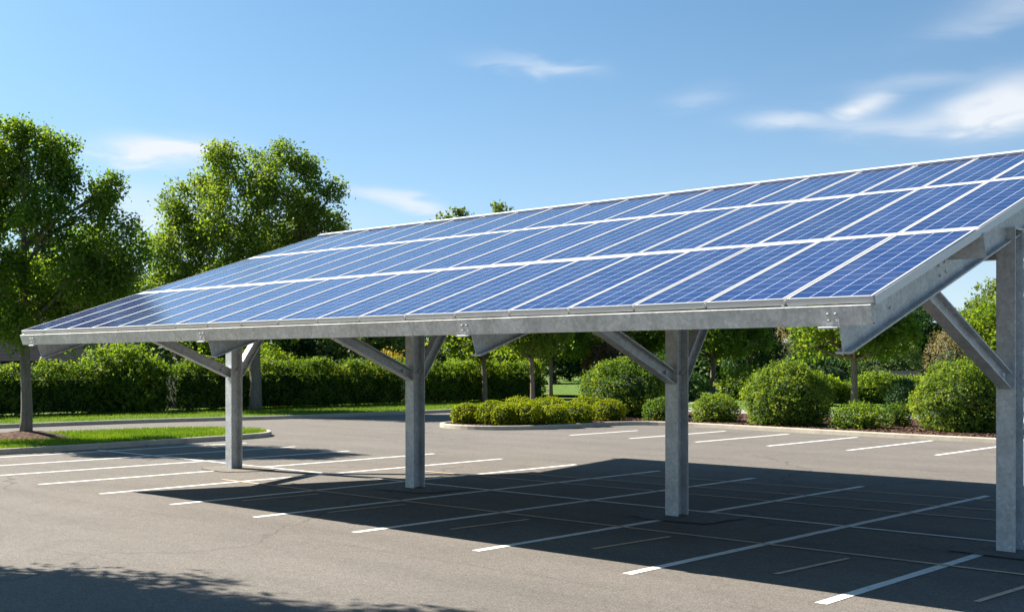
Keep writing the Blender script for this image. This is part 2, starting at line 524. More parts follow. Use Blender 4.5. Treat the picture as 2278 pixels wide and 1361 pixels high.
# ------------------------------------------------------------------ the ground and the setting
def sheet(name, pts, z, mat, label, cat, kind='structure', drop=0.0):
    """a flat polygon; with drop > 0 its rim goes straight down too"""
    mb = MB()
    n = len(pts)
    mb.add([(x, y, z) for x, y in pts], [tuple(range(n))])
    if drop:
        mb.add([(x, y, z) for x, y in pts] + [(x, y, z - drop) for x, y in pts], [(i, (i + 1) % n, n + (i + 1) % n, n + i) for i in range(n)])
    o = mb.build(name, mat, fix=False)
    bm = bmesh.new(); bm.from_mesh(o.data)
    bmesh.ops.remove_doubles(bm, verts=bm.verts, dist=1e-5)
    bmesh.ops.triangulate(bm, faces=[f for f in bm.faces if len(f.verts) > 4])
    bmesh.ops.recalc_face_normals(bm, faces=bm.faces)
    bm.normal_update()
    if sum(f.normal.z * f.calc_area() for f in bm.faces) < 0:
        bmesh.ops.reverse_faces(bm, faces=bm.faces)
    bm.to_mesh(o.data); bm.free()
    return tag(o, label, cat, kind=kind)


def smooth_path(pts, k=4):
    """Catmull-Rom through the points"""
    out = []
    P = [np.array(p, float) for p in pts]
    for i in range(len(P) - 1):
        p0, p1, p2, p3 = P[max(i - 1, 0)], P[i], P[i + 1], P[min(i + 2, len(P) - 1)]
        for j in range(k):
            t = j / k
            out.append(0.5 * ((2 * p1) + (-p0 + p2) * t + (2 * p0 - 5 * p1 + 4 * p2 - p3) * t * t + (-p0 + 3 * p1 - 3 * p2 + p3) * t ** 3))
    out.append(P[-1])
    return [tuple(p) for p in out]


def kerb(path, label, side=1, w=0.16, h=0.15):
    """kerb stone run: outer face on the path, body on the given side; rounded top edge"""
    prof = [(0, -0.05), (0.004, h - 0.03), (0.012, h - 0.012), (0.03, h), (w - 0.01, h), (w, h - 0.01), (w, -0.05)]
    mb = MB()
    P = [Vector((x, y, 0)) for x, y in path]
    rings = []
    for i, p in enumerate(P):
        t = (P[min(i + 1, len(P) - 1)] - P[max(i - 1, 0)]).normalized()
        nn = Vector((-t.y, t.x, 0)) * side
        rings.append([p + nn * a + Vector((0, 0, b)) for a, b in prof])
    n = len(prof)
    vs = [q for r in rings for q in r]
    fs = [(i * n + k, i * n + k + 1, (i + 1) * n + k + 1, (i + 1) * n + k) for i in range(len(P) - 1) for k in range(n - 1)]
    fs += [tuple(range(n)), tuple((len(P) - 1) * n + k for k in range(n - 1, -1, -1))]
    mb.add(vs, fs)
    return tag(mb.build('kerb', KERB), label, 'kerb', kind='structure')


def inset(path, side, d):
    P = [Vector((x, y)) for x, y in path]
    out = []
    for i, p in enumerate(P):
        t = (P[min(i + 1, len(P) - 1)] - P[max(i - 1, 0)]).normalized()
        q = p + Vector((-t.y, t.x)) * side * d
        out.append((q.x, q.y))
    return out


g = MB()
g.add([(-2500, -2500, -0.06), (2500, -2500, -0.06), (2500, 2500, -0.06), (-2500, 2500, -0.06)], [(0, 1, 2, 3)])
tag(g.build('ground', LAWN, fix=False), 'wide flat grassy ground reaching out to the horizon', 'ground', kind='structure')
sheet('parking_lot', [(-46, -40), (60, -40), (60, 95), (-46, 95)], 0.0, ASPHALT, 'worn grey brown asphalt of the parking lot and its drive aisle', 'parking lot')

island_path = smooth_path([(-30.3, -6), (-30.3, 6), (-30.25, 14), (-30.6, 18.5), (-30.9, 21.2), (-31.5, 22.55), (-32.9, 23.3), (-34.6, 23.0), (-35.9, 21.6), (-36.4, 18.5), (-36.6, 14), (-36.7, 6), (-36.8, -6)])
kerb(island_path, 'grey concrete kerb round the long grass island with a tree', 1)
sheet('island_lawn', inset(island_path, 1, 0.15), 0.135, LAWN, 'mown lawn of the long island around the single tree', 'lawn')
verge_path = smooth_path([(-42.4, -30), (-42.5, 0), (-42.5, 14), (-42.45, 20), (-42.0, 25), (-41.0, 29), (-40.5, 33), (-40.4, 39), (-41.5, 45), (-45, 51), (-52, 56), (-62, 60)])
kerb(verge_path, 'grey concrete kerb along the verge in front of the tall hedge', 1)
sheet('verge_lawn', inset(verge_path, 1, 0.15) + [(-140, 60), (-140, -30)], 0.135, LAWN, 'strip of lawn running along the foot of the tall hedge', 'lawn')
bed_path = smooth_path([(45, 34.2), (20, 34.6), (-5, 34.9), (-13, 35.1), (-18, 35.6), (-23, 36.35), (-25.8, 36.5), (-27.0, 36.0), (-27.4, 34.6), (-27.5, 32.6), (-27.9, 30.9), (-28.7, 29.9), (-29.9, 29.6), (-31.2, 29.9), (-32.0, 30.8), (-32.5, 33), (-33.2, 38), (-34.2, 44), (-36, 52), (-40, 60), (-45, 66)])
kerb(bed_path, 'tan concrete kerb round the planting bed of round shrubs', -1)
bi = inset(bed_path, -1, 0.15)
sheet('planting_bed', [p for p in bi if p[1] < 45.2] + [(-34.0, 45.2), (45, 45.2)], 0.13, MULCH, 'dark brown mulch bed beneath the round shrubs', 'planting bed')
sheet('footpath', [(-34.4, 45.2), (45, 45.2), (45, 49.0), (-35.0, 49.0)], 0.135, PATH, 'pale grey footpath behind the shrub bed', 'footpath')
sheet('park_lawn', [(-35.0, 49.0), (45, 49.0), (120, 49), (120, 260), (-160, 260), (-160, 62.5), (-62, 60.2), (-45.3, 66.2), (-40.2, 60.2), (-36.1, 52.2)], 0.13, LAWN, 'sunlit lawn of the park beyond the footpath', 'lawn')


def stripe(x0, y0, x1, y1, w, mat, name, label, z=0.005, group=None):
    d = Vector((x1 - x0, y1 - y0)); L = d.length; d.normalize(); n = Vector((-d.y, d.x)) * w / 2
    k = max(2, int(L / 0.25)); rnd = random.Random(int(x0 * 100 + y0 * 10))
    vs, fs = [], []
    for i in range(k + 1):
        c = Vector((x0, y0)) + d * (L * i / k)
        a = c + n * (1 + rnd.uniform(-.08, .08)); b = c - n * (1 + rnd.uniform(-.08, .08))
        vs += [(b.x, b.y, z), (a.x, a.y, z)]
    fs = [(2 * i, 2 * i + 2, 2 * i + 3, 2 * i + 1) for i in range(k)]
    mb = MB(); mb.add(vs, fs)
    return tag(mb.build(name, mat, fix=False), label, 'parking line', group, 'structure')


ORD = ['nearest', 'second', 'third', 'fourth', 'fifth', 'sixth', 'seventh', 'eighth', 'ninth', 'tenth', 'eleventh']
for k in range(11):
    x = -5.62 - 2.378 * k - (0.03 if k > 6 else 0)
    y1 = 21.1 if k < 8 else 20.2
    stripe(x, 10.53, x, y1, 0.128, WHITE, 'parking_or_light_line', '%s white bay line counted from the big end column, running towards the canopy' % ORD[k] if k else 'nearest white bay line at the foot of the end column', group='white bay lines by the canopy')
for k in range(6):
    x = -12.5 - 2.45 * k
    stripe(x, 29.5, x, 35.0 if k < 5 else 33.2, 0.128, WHITE, 'parking_or_light_line', '%s white bay line by the shrub bed kerb, counted from the end column' % ('first' if k == 0 else ORD[k]), group='white bay lines by the shrub bed')
stripe(-29.9, 15.75, -3.0, 15.75, 0.10, WHITE, 'parking_or_light_line', 'long white line running along the row of columns', 0.009)
stripe(-20.5, 13.5, -2.5, 13.5, 0.075, LEAK, 'parking_or_light_line', 'long painted tan line of leaked sunlight across the bays in the canopy shade', 0.009)
stripe(-19.5, 17.5, -6.0, 17.9, 0.07, LEAK, 'parking_or_light_line', 'painted tan line of leaked sunlight just behind the row of columns', 0.009)
stripe(-17.0, 18.6, -6.5, 19.1, 0.065, LEAK, 'parking_or_light_line', 'painted tan line of leaked sunlight in the far half of the canopy shade', 0.009)
stripe(-15.2, 20.0, -7.5, 20.4, 0.065, LEAK, 'parking_or_light_line', 'painted tan line of leaked sunlight close to the far edge of the canopy shade', 0.009)
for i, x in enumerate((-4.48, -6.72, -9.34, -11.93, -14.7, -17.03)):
    stripe(x - 0.05, 11.65, x + 0.05, 13.2, 0.07, LEAK, 'parking_or_light_line', '%s short painted tan mark of leaked sunlight between bay lines at the near shade edge' % ('first' if i == 0 else ORD[i]), 0.007, group='short painted tan light marks')


# ------------------------------------------------------------------ the solar canopy
EAVE_Y, EAVE_Z, TAN = 10.478, 3.0, 0.3337
ANG = math.atan(TAN); SN, CS = math.sin(ANG), math.cos(ANG)
X0, PW, NP = -22.96, 0.943, 19
X1 = X0 + PW * NP
RIDGE_Y = EAVE_Y + 7.393
RIDGE_Z = EAVE_Z + TAN * 7.393
BACK_Y, BACK_Z = 22.0, 4.60  # added back slope, hidden from view; it stretches the canopy shadow to the rear
BANG = math.atan2(BACK_Z - RIDGE_Z, BACK_Y - RIDGE_Y)
COLX = [-22.47, -16.48, -10.50, -5.45]
COLY = 15.1
canopy = empty('solar_canopy', (-14, COLY, 0))
tag(canopy, 'long galvanised steel carport canopy covered with blue solar panels over the parking bays', 'solar canopy')


def T(x, y, z):
    return (x + 14, y - COLY, z)


def on_slope(x, s, depth):
    """point s metres up the slope from the eave, depth metres below the panel tops"""
    return T(x, EAVE_Y + s * CS + depth * SN, EAVE_Z + s * SN - depth * CS)


BN = Vector((0, -math.sin(BANG), math.cos(BANG)))


def on_back(x, s, depth):
    return T(x, RIDGE_Y + s * math.cos(BANG) - BN.y * depth, RIDGE_Z + s * math.sin(BANG) - BN.z * depth)


def i_prof(w, d, tf, tw):
    a, b, c = w / 2, d / 2, tw / 2
    return [(-a, -b), (a, -b), (a, -b + tf), (c, -b + tf), (c, b - tf), (a, b - tf), (a, b), (-a, b), (-a, b - tf), (-c, b - tf), (-c, -b + tf), (-a, -b + tf)]


def c_prof(w, d, t):
    b = d / 2
    return [(0, -b), (w, -b), (w, -b + t), (t, -b + t), (t, b - t), (w, b - t), (w, b), (0, b)]


SLOPE_N = (0, -SN, CS)


def cut(o, co, no):
    """mitre: drop what lies above the plane and close the end"""
    bm = bmesh.new(); bm.from_mesh(o.data)
    bmesh.ops.bisect_plane(bm, geom=bm.verts[:] + bm.edges[:] + bm.faces[:], plane_co=co, plane_no=no, clear_outer=True)
    bmesh.ops.holes_fill(bm, edges=[e for e in bm.edges if e.is_boundary])
    bmesh.ops.recalc_face_normals(bm, faces=bm.faces)
    bm.to_mesh(o.data); bm.free()


SLEN = 7.393 / CS
RAFT_D, RAFT_TOP = 0.455, 0.130
# columns: H sections with flanges facing front and back
col_me = None
for x in COLX:
    top = EAVE_Z + TAN * (COLY - EAVE_Y) - 0.50
    mb = MB()
    mb.beam((0, 0, 0), (0, 0, top - 0.02), i_prof(0.235, 0.29, 0.022, 0.016), (0, 1, 0))
    c = mb.build('column', STEEL, canopy, T(x, COLY, 0), bevel=0.003)
    pl = MB()
    pl.box((-0.122, -0.152, top - 0.02), (0.122, 0.152, top + 0.010))
    pl.build('cap_plate', STEEL, c)
    # rafters up to the ridge, then down the added back slope
    mb = MB()
    mb.beam(on_slope(x, 0.012, RAFT_TOP + RAFT_D / 2), on_slope(x, SLEN - 0.05, RAFT_TOP + RAFT_D / 2), i_prof(0.17, RAFT_D, 0.022, 0.014), SLOPE_N)
    r = mb.build('rafter', STEEL, canopy, bevel=0.002)
    for s_, dp in ((0.95, 0.30), (1.12, 0.26), (1.12, 0.44), (2.45, 0.34), (2.62, 0.34), (2.45, 0.46), (2.62, 0.46)):
        p = Vector(on_slope(x, s_, dp))
        mb = MB()
        mb.tube([p + Vector((0.006, 0, 0)), p + Vector((0.024, 0, 0))], [0.017, 0.017], 6)
        mb.build('bolt', STEEL, r)
    mb = MB()
    bl = 4.48 / math.cos(BANG)
    mb.beam(on_back(x, 0.06, RAFT_TOP + 0.16), on_back(x, bl - 0.05, RAFT_TOP + 0.16), i_prof(0.17, 0.32, 0.02, 0.013), BN)
    mb.build('added_rear_rafter', STEEL, canopy)
    # diagonal braces, front and rear
    pr = i_prof(0.16, 0.20, 0.018, 0.012)
    mb = MB(); mb.beam(T(x, COLY - 0.12, 2.13), T(x, 12.0, 3.378), pr)
    b = mb.build('brace', STEEL, canopy)
    cut(b, on_slope(x, 1.0, RAFT_TOP + RAFT_D - 0.004), SLOPE_N)
    mb = MB()
    mb.tube([Vector(T(x + 0.005, COLY - 0.33, 2.22)), Vector(T(x + 0.05, COLY - 0.33, 2.22))], [0.035, 0.03], 8)
    mb.build('bolt', STEEL, b)
    mb = MB(); mb.beam(T(x, COLY + 0.12, 2.13), T(x, 17.1, 4.90), pr)
    cut(mb.build('brace', STEEL, canopy), on_slope(x, 1.0, RAFT_TOP + RAFT_D - 0.004), SLOPE_N)

# purlins: one in front of the rafter tips, the others between the rafters
ROWS = [(0.0, 2.5655 / CS), (2.5655 / CS, 5.372 / CS), (5.372 / CS, SLEN)]
mb = MB()
mb.beam(on_slope(X0 - 0.03, -0.035, 0.183), on_slope(X1 - 0.03, -0.035, 0.183), [(-a, b) for a, b in c_prof(0.07, 0.20, 0.006)], SLOPE_N)
tag(mb.build('purlin', STEEL2, canopy, bevel=0.0015), 'long front purlin facing the bays along the eave')
for s_ in (ROWS[1][0] + 0.05, ROWS[2][0] + 0.05, SLEN - 0.12):
    mb = MB()
    mb.beam(on_slope(X0 + 0.02, s_, 0.223), on_slope(X1 + 0.02, s_, 0.223), [(-a, b) for a, b in c_prof(0.07, 0.27, 0.006)], SLOPE_N)
    mb.build('purlin', STEEL, canopy)
for s_ in (0.5, 2.3, 4.48 / math.cos(BANG) - 0.15):  # purlins of the added, unseen back slope
    mb = MB()
    mb.beam(on_back(X0 + 0.02, s_, 0.183), on_back(X1 - 0.06, s_, 0.183), [(-a, b) for a, b in c_prof(0.07, 0.19, 0.006)], BN)
    mb.build('purlin', STEEL, canopy)
# clips where the front purlin sits on the rafter tips
for x in COLX:
    mb = MB()
    n = Vector(SLOPE_N); sdir = Vector((0, CS, SN))
    o = Vector(on_slope(x - 0.09, -0.042, 0.288))
    for a, b, c_ in ((0.0, 0.0, 0.0), (0.10, 0.0, 0.0)):
        pass
    p = o
    mb.beam(p - sdir * 0.045, p + sdir * 0.06, [(-0.09, -0.008), (0.11, -0.008), (0.11, 0.008), (-0.09, 0.008)], SLOPE_N)
    for dx, dn in ((0.02, 0.06), (0.10, 0.06), (0.02, 0.125), (0.10, 0.125)):
        q = p + Vector((dx, 0, 0)) + n * dn
        mb.tube([q, q - sdir * 0.022], [0.018, 0.014], 6)
    mb.tube([p + Vector((0.13, 0, 0)) - sdir * 0.012, p + Vector((0.13, 0, 0)) - sdir * 0.012 + n * 0.09], [0.007, 0.007], 6)
    mb.build('clip', ALU, canopy)

# panels: frame with a glass face as its sub-part; three rows in front, one on the added back slope
def panel_mesh(length, ncell):
    w, fr, h = PW - 0.026, 0.025, 0.068
    f = MB()
    f.box((0, 0, -h), (fr, length, 0)); f.box((w - fr, 0, -h), (w, length, 0))
    f.box((fr, 0, -h), (w - fr, fr, -0.0006)); f.box((fr, length - fr, -h), (w - fr, length, -0.0006))
    fm = f.mesh('solar_panel', ALU, bevel=0.002)
    gl = MB()
    a, b, c, d = fr - 0.003, w - fr + 0.003, fr - 0.003, length - fr + 0.003
    gl.add([(a, c, -0.006), (b, c, -0.006), (b, d, -0.006), (a, d, -0.006)], [(0, 1, 2, 3)], [[(0, 0), (4, 0), (4, ncell), (0, ncell)]])
    gl.add([(a, c, -0.014), (b, c, -0.014), (b, d, -0.014), (a, d, -0.014)], [(3, 2, 1, 0)], mi=1)
    gm = gl.mesh('cell_face', [CELLS, BACKSHEET], fix=False)
    return fm, gm


def panel(fm, gm, loc, ang):
    p = link('solar_panel', fm, canopy, loc, (ang, 0, 0))
    link('cell_face', gm, p)
    return p


def row(a, b, ncell, fn, ang):
    fm, gm = panel_mesh(b - a, ncell)
    first = None
    rnd = random.Random(int(b * 100))
    for k in range(NP):
        loc = fn(X0 + k * PW + 0.012, a, 0.0)
        if first is None:
            first = p = panel(fm, gm, loc, ang)
        else:
            p = copy_tree(first, canopy); p.location = loc
        p.rotation_euler = (ang + rnd.uniform(-.0015, .0015), rnd.uniform(-.004, .004), 0)


GAP = 0.066
row(0.0, ROWS[0][1] - GAP, 12, on_slope, ANG)
row(ROWS[1][0] + GAP, ROWS[1][1] - GAP, 13, on_slope, ANG)
row(ROWS[2][0] + GAP, ROWS[2][1] - 0.02, 9, on_slope, ANG)
row(0.06, 4.48 / math.cos(BANG), 18, on_back, BANG)
for s_ in (ROWS[1][0], ROWS[2][0]):
    mb = MB()
    mb.beam(on_slope(X0 + 0.004, s_, 0.026), on_slope(X1 - 0.018, s_, 0.026), [(-GAP + .004, -0.02), (GAP - .004, -0.02), (GAP - .004, 0.02), (-GAP + .004, 0.02)], SLOPE_N)
    mb.build('cover_strip', ALUW, canopy)
mb = MB()
mb.beam(on_slope(X0, SLEN + 0.02, -0.012), on_slope(X1, SLEN + 0.02, -0.012), [(-0.075, -0.014), (0.075, -0.014), (0.075, 0.014), (-0.075, 0.014)], SLOPE_N)
mb.build('ridge_cap', ALUW, canopy)

for x in (X0 + 0.004, X1 - 0.004):
    mb = MB()
    sg = 1 if x > -14 else -1
    mb.beam(on_slope(x, 0.03, 0.056), on_slope(x, SLEN, 0.056), [(-sg * 0.030, -0.040), (-sg * 0.006, -0.040), (-sg * 0.006, 0.044), (sg * 0.004, 0.044), (sg * 0.004, -0.046), (-sg * 0.030, -0.046)], SLOPE_N)
    mb.build('edge_trim', ALU, canopy)

# irregular darker patches painted round the column feet
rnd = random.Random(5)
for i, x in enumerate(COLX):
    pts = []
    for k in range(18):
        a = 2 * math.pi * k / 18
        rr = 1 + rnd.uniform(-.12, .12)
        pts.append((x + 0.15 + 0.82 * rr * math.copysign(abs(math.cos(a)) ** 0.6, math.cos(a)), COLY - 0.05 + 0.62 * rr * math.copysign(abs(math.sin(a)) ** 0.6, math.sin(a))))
    sheet('foot_patch', pts, 0.0135, PATCH if i else PATCH1, '%s darker patch round a column foot, counted from the long end' % ['first', 'second', 'third', 'fourth'][i] if i else 'brownish worn patch round the foot of the farthest column', 'patch')


# ------------------------------------------------------------------ plants
def sprays(pos, dirs, rng, per, tw, L, Wd, droop=0.0):
    """leaves along short twigs: pos, dirs (n,3) -> quads"""
    n = len(pos)
    t = rng.random((n, per, 1))
    c = pos[:, None] + dirs[:, None] * (t * tw) + rng.normal(0, tw * 0.22, (n, per, 3))
    c[..., 2] -= droop * t[..., 0] ** 2 * tw
    ax = unit(dirs[:, None] * 0.5 + rng.normal(0, 0.75, (n, per, 3)) + np.array([0, 0, -0.15]))
    nr = unit(rng.normal(0, 0.5, (n, per, 3)) + np.array([0, 0, 0.45]) + dirs[:, None] * 0.9)
    b = unit(np.cross(nr, ax))
    s = rng.uniform(0.7, 1.25, (n, per, 1))
    a_ = ax * (L / 2) * s; b_ = b * (Wd / 2) * s
    q = np.stack([c - a_, c + b_ - a_ * 0.1, c + a_, c - b_ - a_ * 0.1], axis=2)
    return q.reshape(-1, 4, 3)


def rand_dirs(rng, n, upb=0.0):
    d = rng.normal(0, 1, (n, 3)); d[:, 2] += upb
    return unit(d)


def crown_quads(lobes, total, rng, L, Wd, per=9, tw=0.42, sub=9, clump=0.42):
    """lobes (x, y, z, r): each is broken into smaller clumps whose shells carry the twigs"""
    lob = np.array(lobes, float)
    wts = lob[:, 3] ** 2; wts /= wts.sum()
    out, subs = [], []
    for (x, y, z, r), wt in zip(lob, wts):
        k = max(4, int(sub * min(r, 1.6)))
        d = rand_dirs(rng, k, 0.3)
        rr = r * rng.uniform(clump - .1, clump + .1, k)
        cc = np.array([x, y, z]) + d * (r - rr * 0.7)[:, None] * rng.uniform(0.8, 1.25, (k, 1))
        m = max(3, int(total * wt / per / k))
        for c, q in zip(cc, rr):
            o = rand_dirs(rng, m, 0.25)
            rad = q * rng.uniform(0.35, 1.0, (m, 1)) ** 0.6
            out.append(sprays(c + o * rad * np.array([1, 1, 1.2]), unit(o + np.array([0, 0, 0.5]) + rng.normal(0, .35, (m, 3))), rng, per, tw, L, Wd, 0.25))
            subs.append((c, q))
    return np.concatenate(out), subs


def trunk_mesh(mat, base_r, fork, lobes, subs, rng, lean=(0, 0), twigs=True, name='trunk'):
    mb = MB()
    f = Vector((lean[0], lean[1], fork))
    pts, rad = [], []
    for i in range(7):
        t = i / 6
        pts.append(Vector((lean[0] * t * t + 0.03 * math.sin(5 * t), lean[1] * t * t, fork * t - 0.1 * (1 - t))))
        rad.append(base_r * ((1.28 - 1.2 * t) if t < 0.18 else (1.08 - 0.2 * t)))
    top = max(l[2] for l in lobes)
    lead = [(pts[-1], rad[-1])]
    for i in range(1, 7):
        t = i / 6
        p = f + Vector((rng.normal(0, .1), rng.normal(0, .1), (top - fork) * 0.85 * t))
        pts.append(p); rad.append(base_r * 0.82 * (1 - t) ** 0.8 + 0.015); lead.append((p, rad[-1]))
    mb.tube(pts, rad, 12)
    for x, y, z, r in lobes:
        tgt = Vector((x, y, z))
        h = max(fork * 0.92, min(z - math.hypot(x, y) * 0.75, top * 0.8))
        t = (h - fork) / max((top - fork) * 0.85, 0.1)
        i = max(0, min(5, int(t * 6)))
        fr = min(max(t * 6 - i, 0), 1)
        p0 = lead[i][0].lerp(lead[i + 1][0], fr)
        r0 = min(lead[i][1] * 0.62, 0.05 + 0.04 * r) if True else 0
        mid = p0.lerp(tgt, 0.5) + Vector((0, 0, -0.12 * (tgt - p0).length)) + Vector(rng.normal(0, .12, 3))
        path, rr = [], []
        for k in range(7):
            u = k / 6
            path.append(p0 * (1 - u) ** 2 + mid * 2 * u * (1 - u) + tgt * u * u)
            rr.append(r0 * (1 - 0.75 * u))
        mb.tube(path, rr, 7)
        if twigs:
            for c, q in subs:
                cv_ = Vector(c)
                if (cv_ - tgt).length < r * 1.05 and (cv_ - tgt).length > 0.2:
                    j = rng.integers(3, 7)
                    s0 = path[j]
                    m2 = s0.lerp(cv_, 0.5) + Vector(rng.normal(0, .08, 3))
                    mb.tube([s0, m2, cv_ + (cv_ - s0) * 0.25], [rr[j] * 0.7, rr[j] * 0.5, 0.008], 5, cap=False)
    return mb.mesh(name, mat, smooth=True)


def tree(name, label, loc, lobes, fork, base_r, n, leaf, bark, seed, L=0.13, Wd=0.085, rz=YAW, group=None, lean=(0, 0), sub=9, tw=0.42, per=9, clump=0.42, twigs=True, cat='tree'):
    rng = np.random.default_rng(seed)
    q, subs = crown_quads(lobes, n, rng, L, Wd, per, tw, sub, clump)
    root = empty(name, loc, rz)
    tag(root, label, cat, group)
    link('trunk', trunk_mesh(bark, base_r, fork, lobes, subs, rng, lean, twigs), root)
    link('crown', quads_mesh('crown', q, leaf), root)
    return root


# tree on the grass island (lobes: x along the picture plane, y away, z up)
lob1 = [(0.0, 0.2, 8.45, 1.0), (0.95, 0.0, 8.85, 0.5), (-0.35, 0.3, 9.15, 0.55), (-1.3, 0.2, 8.3, 1.1), (0.75, -0.3, 7.6, 0.85), (1.75, 0.2, 7.15, 0.8), (2.3, 0.0, 7.6, 0.42),
        (2.65, 0.1, 5.75, 0.8), (3.2, 0.3, 5.2, 0.5), (0.9, -0.9, 6.2, 0.85), (-0.7, 0.9, 7.0, 0.95), (-1.9, -0.2, 6.5, 1.25), (-2.7, 0.3, 4.8, 1.2), (-0.8, -1.3, 4.9, 1.05),
        (1.5, -0.6, 4.6, 1.0), (1.5, 1.3, 5.5, 0.9), (2.5, 0.2, 4.1, 0.75), (0.3, -0.2, 3.6, 0.95), (1.2, 0.5, 3.4, 0.75), (-1.4, 0.2, 3.5, 1.0), (-0.1, 1.5, 4.5, 1.0)]
t1 = tree('maple_tree', 'tall leafy maple standing in mulch on the grass island', (-34.4, 15.85, 0.24), lob1, 2.9, 0.16, 66000, L_MAPLE, BARK, 11, 0.125, 0.075, clump=0.34, sub=10)
t1.scale = (1, 1, 0.96)
# large tree by the hedge
u = 0.0213
def pxl(rows):
    return [((x - 567) * u, d, 2.23 + (807.5 - y) * u, r * u) for x, y, r, d in rows]
lob2 = pxl([(520, 395, 68, 0.2), (500, 352, 34, 0), (640, 420, 70, -0.3), (625, 358, 34, 0.2), (668, 385, 32, 0.4), (705, 475, 62, 0.3), (745, 430, 24, 0), (752, 503, 30, 0.2), (430, 470, 70, 0.4), (425, 415, 30, 0.1), (375, 485, 34, 0.2),
            (555, 490, 85, -1.2), (390, 570, 66, 0.3), (480, 580, 85, 1.2), (605, 560, 80, 1.3), (680, 530, 62, -0.4), (365, 620, 52, 0.0), (440, 660, 75, -0.6), (560, 640, 80, -1.5), (650, 620, 70, 0.3),
            (520, 720, 60, 1.0), (620, 700, 65, -0.8), (700, 610, 55, 0.5), (700, 690, 55, 0.3), (440, 740, 45, -0.6)])
t2 = tree('ash_tree', 'large spreading tree rising behind the canopy from the hedge verge', (-46.9, 32.7, 0.13), lob2, 3.2, 0.27, 74000, L_ASH, BARK, 23, 0.165, 0.10, tw=0.5, clump=0.34, sub=10)
# a tree beside the lot, out of the frame, whose shadow falls across the foreground asphalt
t0 = copy_tree(t1)
t0.name = 'maple_tree'
t0.scale = (0.95, 0.95, 1.32)
t0.location = (-16.9, 4.1, 0.0); t0.rotation_euler.z = YAW + 2.4
tag(t0, 'leafy tree beside the lot whose shadow falls on the foreground asphalt', 'tree')
sheet('tree_island', [(-17.9, 3.1), (-15.9, 3.1), (-15.9, 5.1), (-17.9, 5.1)], 0.1, MULCH, 'small mulched square at the foot of the tree beside the lot', 'planting bed', drop=0.12)

# mulch mound under the island tree
mb = MB()
nr, ns = 8, 28
rnd = random.Random(3)
vs = [(0, 0, 0.20)]
for i in range(1, nr + 1):
    for k in range(ns):
        a = 2 * math.pi * k / ns; rr = 1.35 * i / nr * (1 + 0.10 * math.sin(3 * a + 1) + rnd.uniform(-.03, .03))
        vs.append((rr * math.cos(a) * 1.1, rr * math.sin(a), 0.20 * (1 - (i / nr) ** 2) + rnd.uniform(-.015, .02) - (0.02 if i == nr else 0)))
fs = [(0, 1 + k, 1 + (k + 1) % ns) for k in range(ns)]
for i in range(nr - 1):
    for k in range(ns):
        fs.append((1 + i * ns + k, 1 + (i + 1) * ns + k, 1 + (i + 1) * ns + (k + 1) % ns, 1 + i * ns + (k + 1) % ns))
mb.add(vs, fs)
tag(mb.build('mulch_mound', MULCH, None, (-34.4, 15.85, 0.135)), 'low mound of brown mulch round the island tree trunk', 'mulch', kind='structure')

# young trees in and beyond the planting bed: one crown shape, turned and scaled
lobY = [(0, 0, 6.2, 1.2), (0.9, 0.3, 5.4, 1.2), (-0.9, -0.2, 5.3, 1.2), (0.2, -1.1, 5.0, 1.15), (-0.2, 1.1, 5.1, 1.2), (1.7, -0.3, 4.3, 1.1), (-1.7, 0.3, 4.2, 1.15), (0.8, 1.4, 4.1, 1.1), (-0.7, -1.5, 4.0, 1.1),
        (1.1, -1.1, 3.7, 1.0), (-1.1, 1.0, 3.6, 1.0), (0.2, 0.1, 3.7, 1.2), (2.4, 0.3, 3.6, 0.75), (-2.4, -0.3, 3.5, 0.75), (0.3, 2.1, 3.5, 0.8), (-0.2, -2.2, 3.4, 0.8), (1.7, 1.0, 3.1, 0.6), (-1.6, -0.9, 3.05, 0.6)]
young = tree('young_tree', 'young tree with a brown leaning trunk between the hedge end and the golden shrubs', (-46.3, 47.7, 0.13), lobY, 2.5, 0.15, 24000, L_LIME, BARK2, 31, 0.19, 0.13, group='young trees round the planting bed')
young_spec = [((-40.7, 45.5, 0.13), 1.3, (0.82, 0.82, 1.0), 'young tree with a pale grey trunk rising straight out of the golden shrubs'),
              ((-49.3, 56.9, 0.13), 2.5, (0.9, 0.9, 1.05), 'young tree with a thin trunk on the sunlit lawn beyond the golden shrubs'),
              ((-41.7, 64.0, 0.13), 3.7, (1.22, 1.22, 1.05), 'young bright green tree seen just beyond the third column, behind a clipped shrub'),
              ((-26.0, 52.0, 0.13), 5.1, (1.06, 1.06, 0.98), 'young bright green tree on the lawn between two big round shrubs'),
              ((-47.5, 61.5, 0.13), 0.4, (1.0, 1.0, 0.9), 'young bright green tree seen just before the third column, above the dome shrub')]
for loc, rz, sc, lab in young_spec:
    c = copy_tree(young)
    c.location = loc; c.rotation_euler.z = rz; c.scale = sc
    tag(c, lab, 'tree', 'young trees round the planting bed')

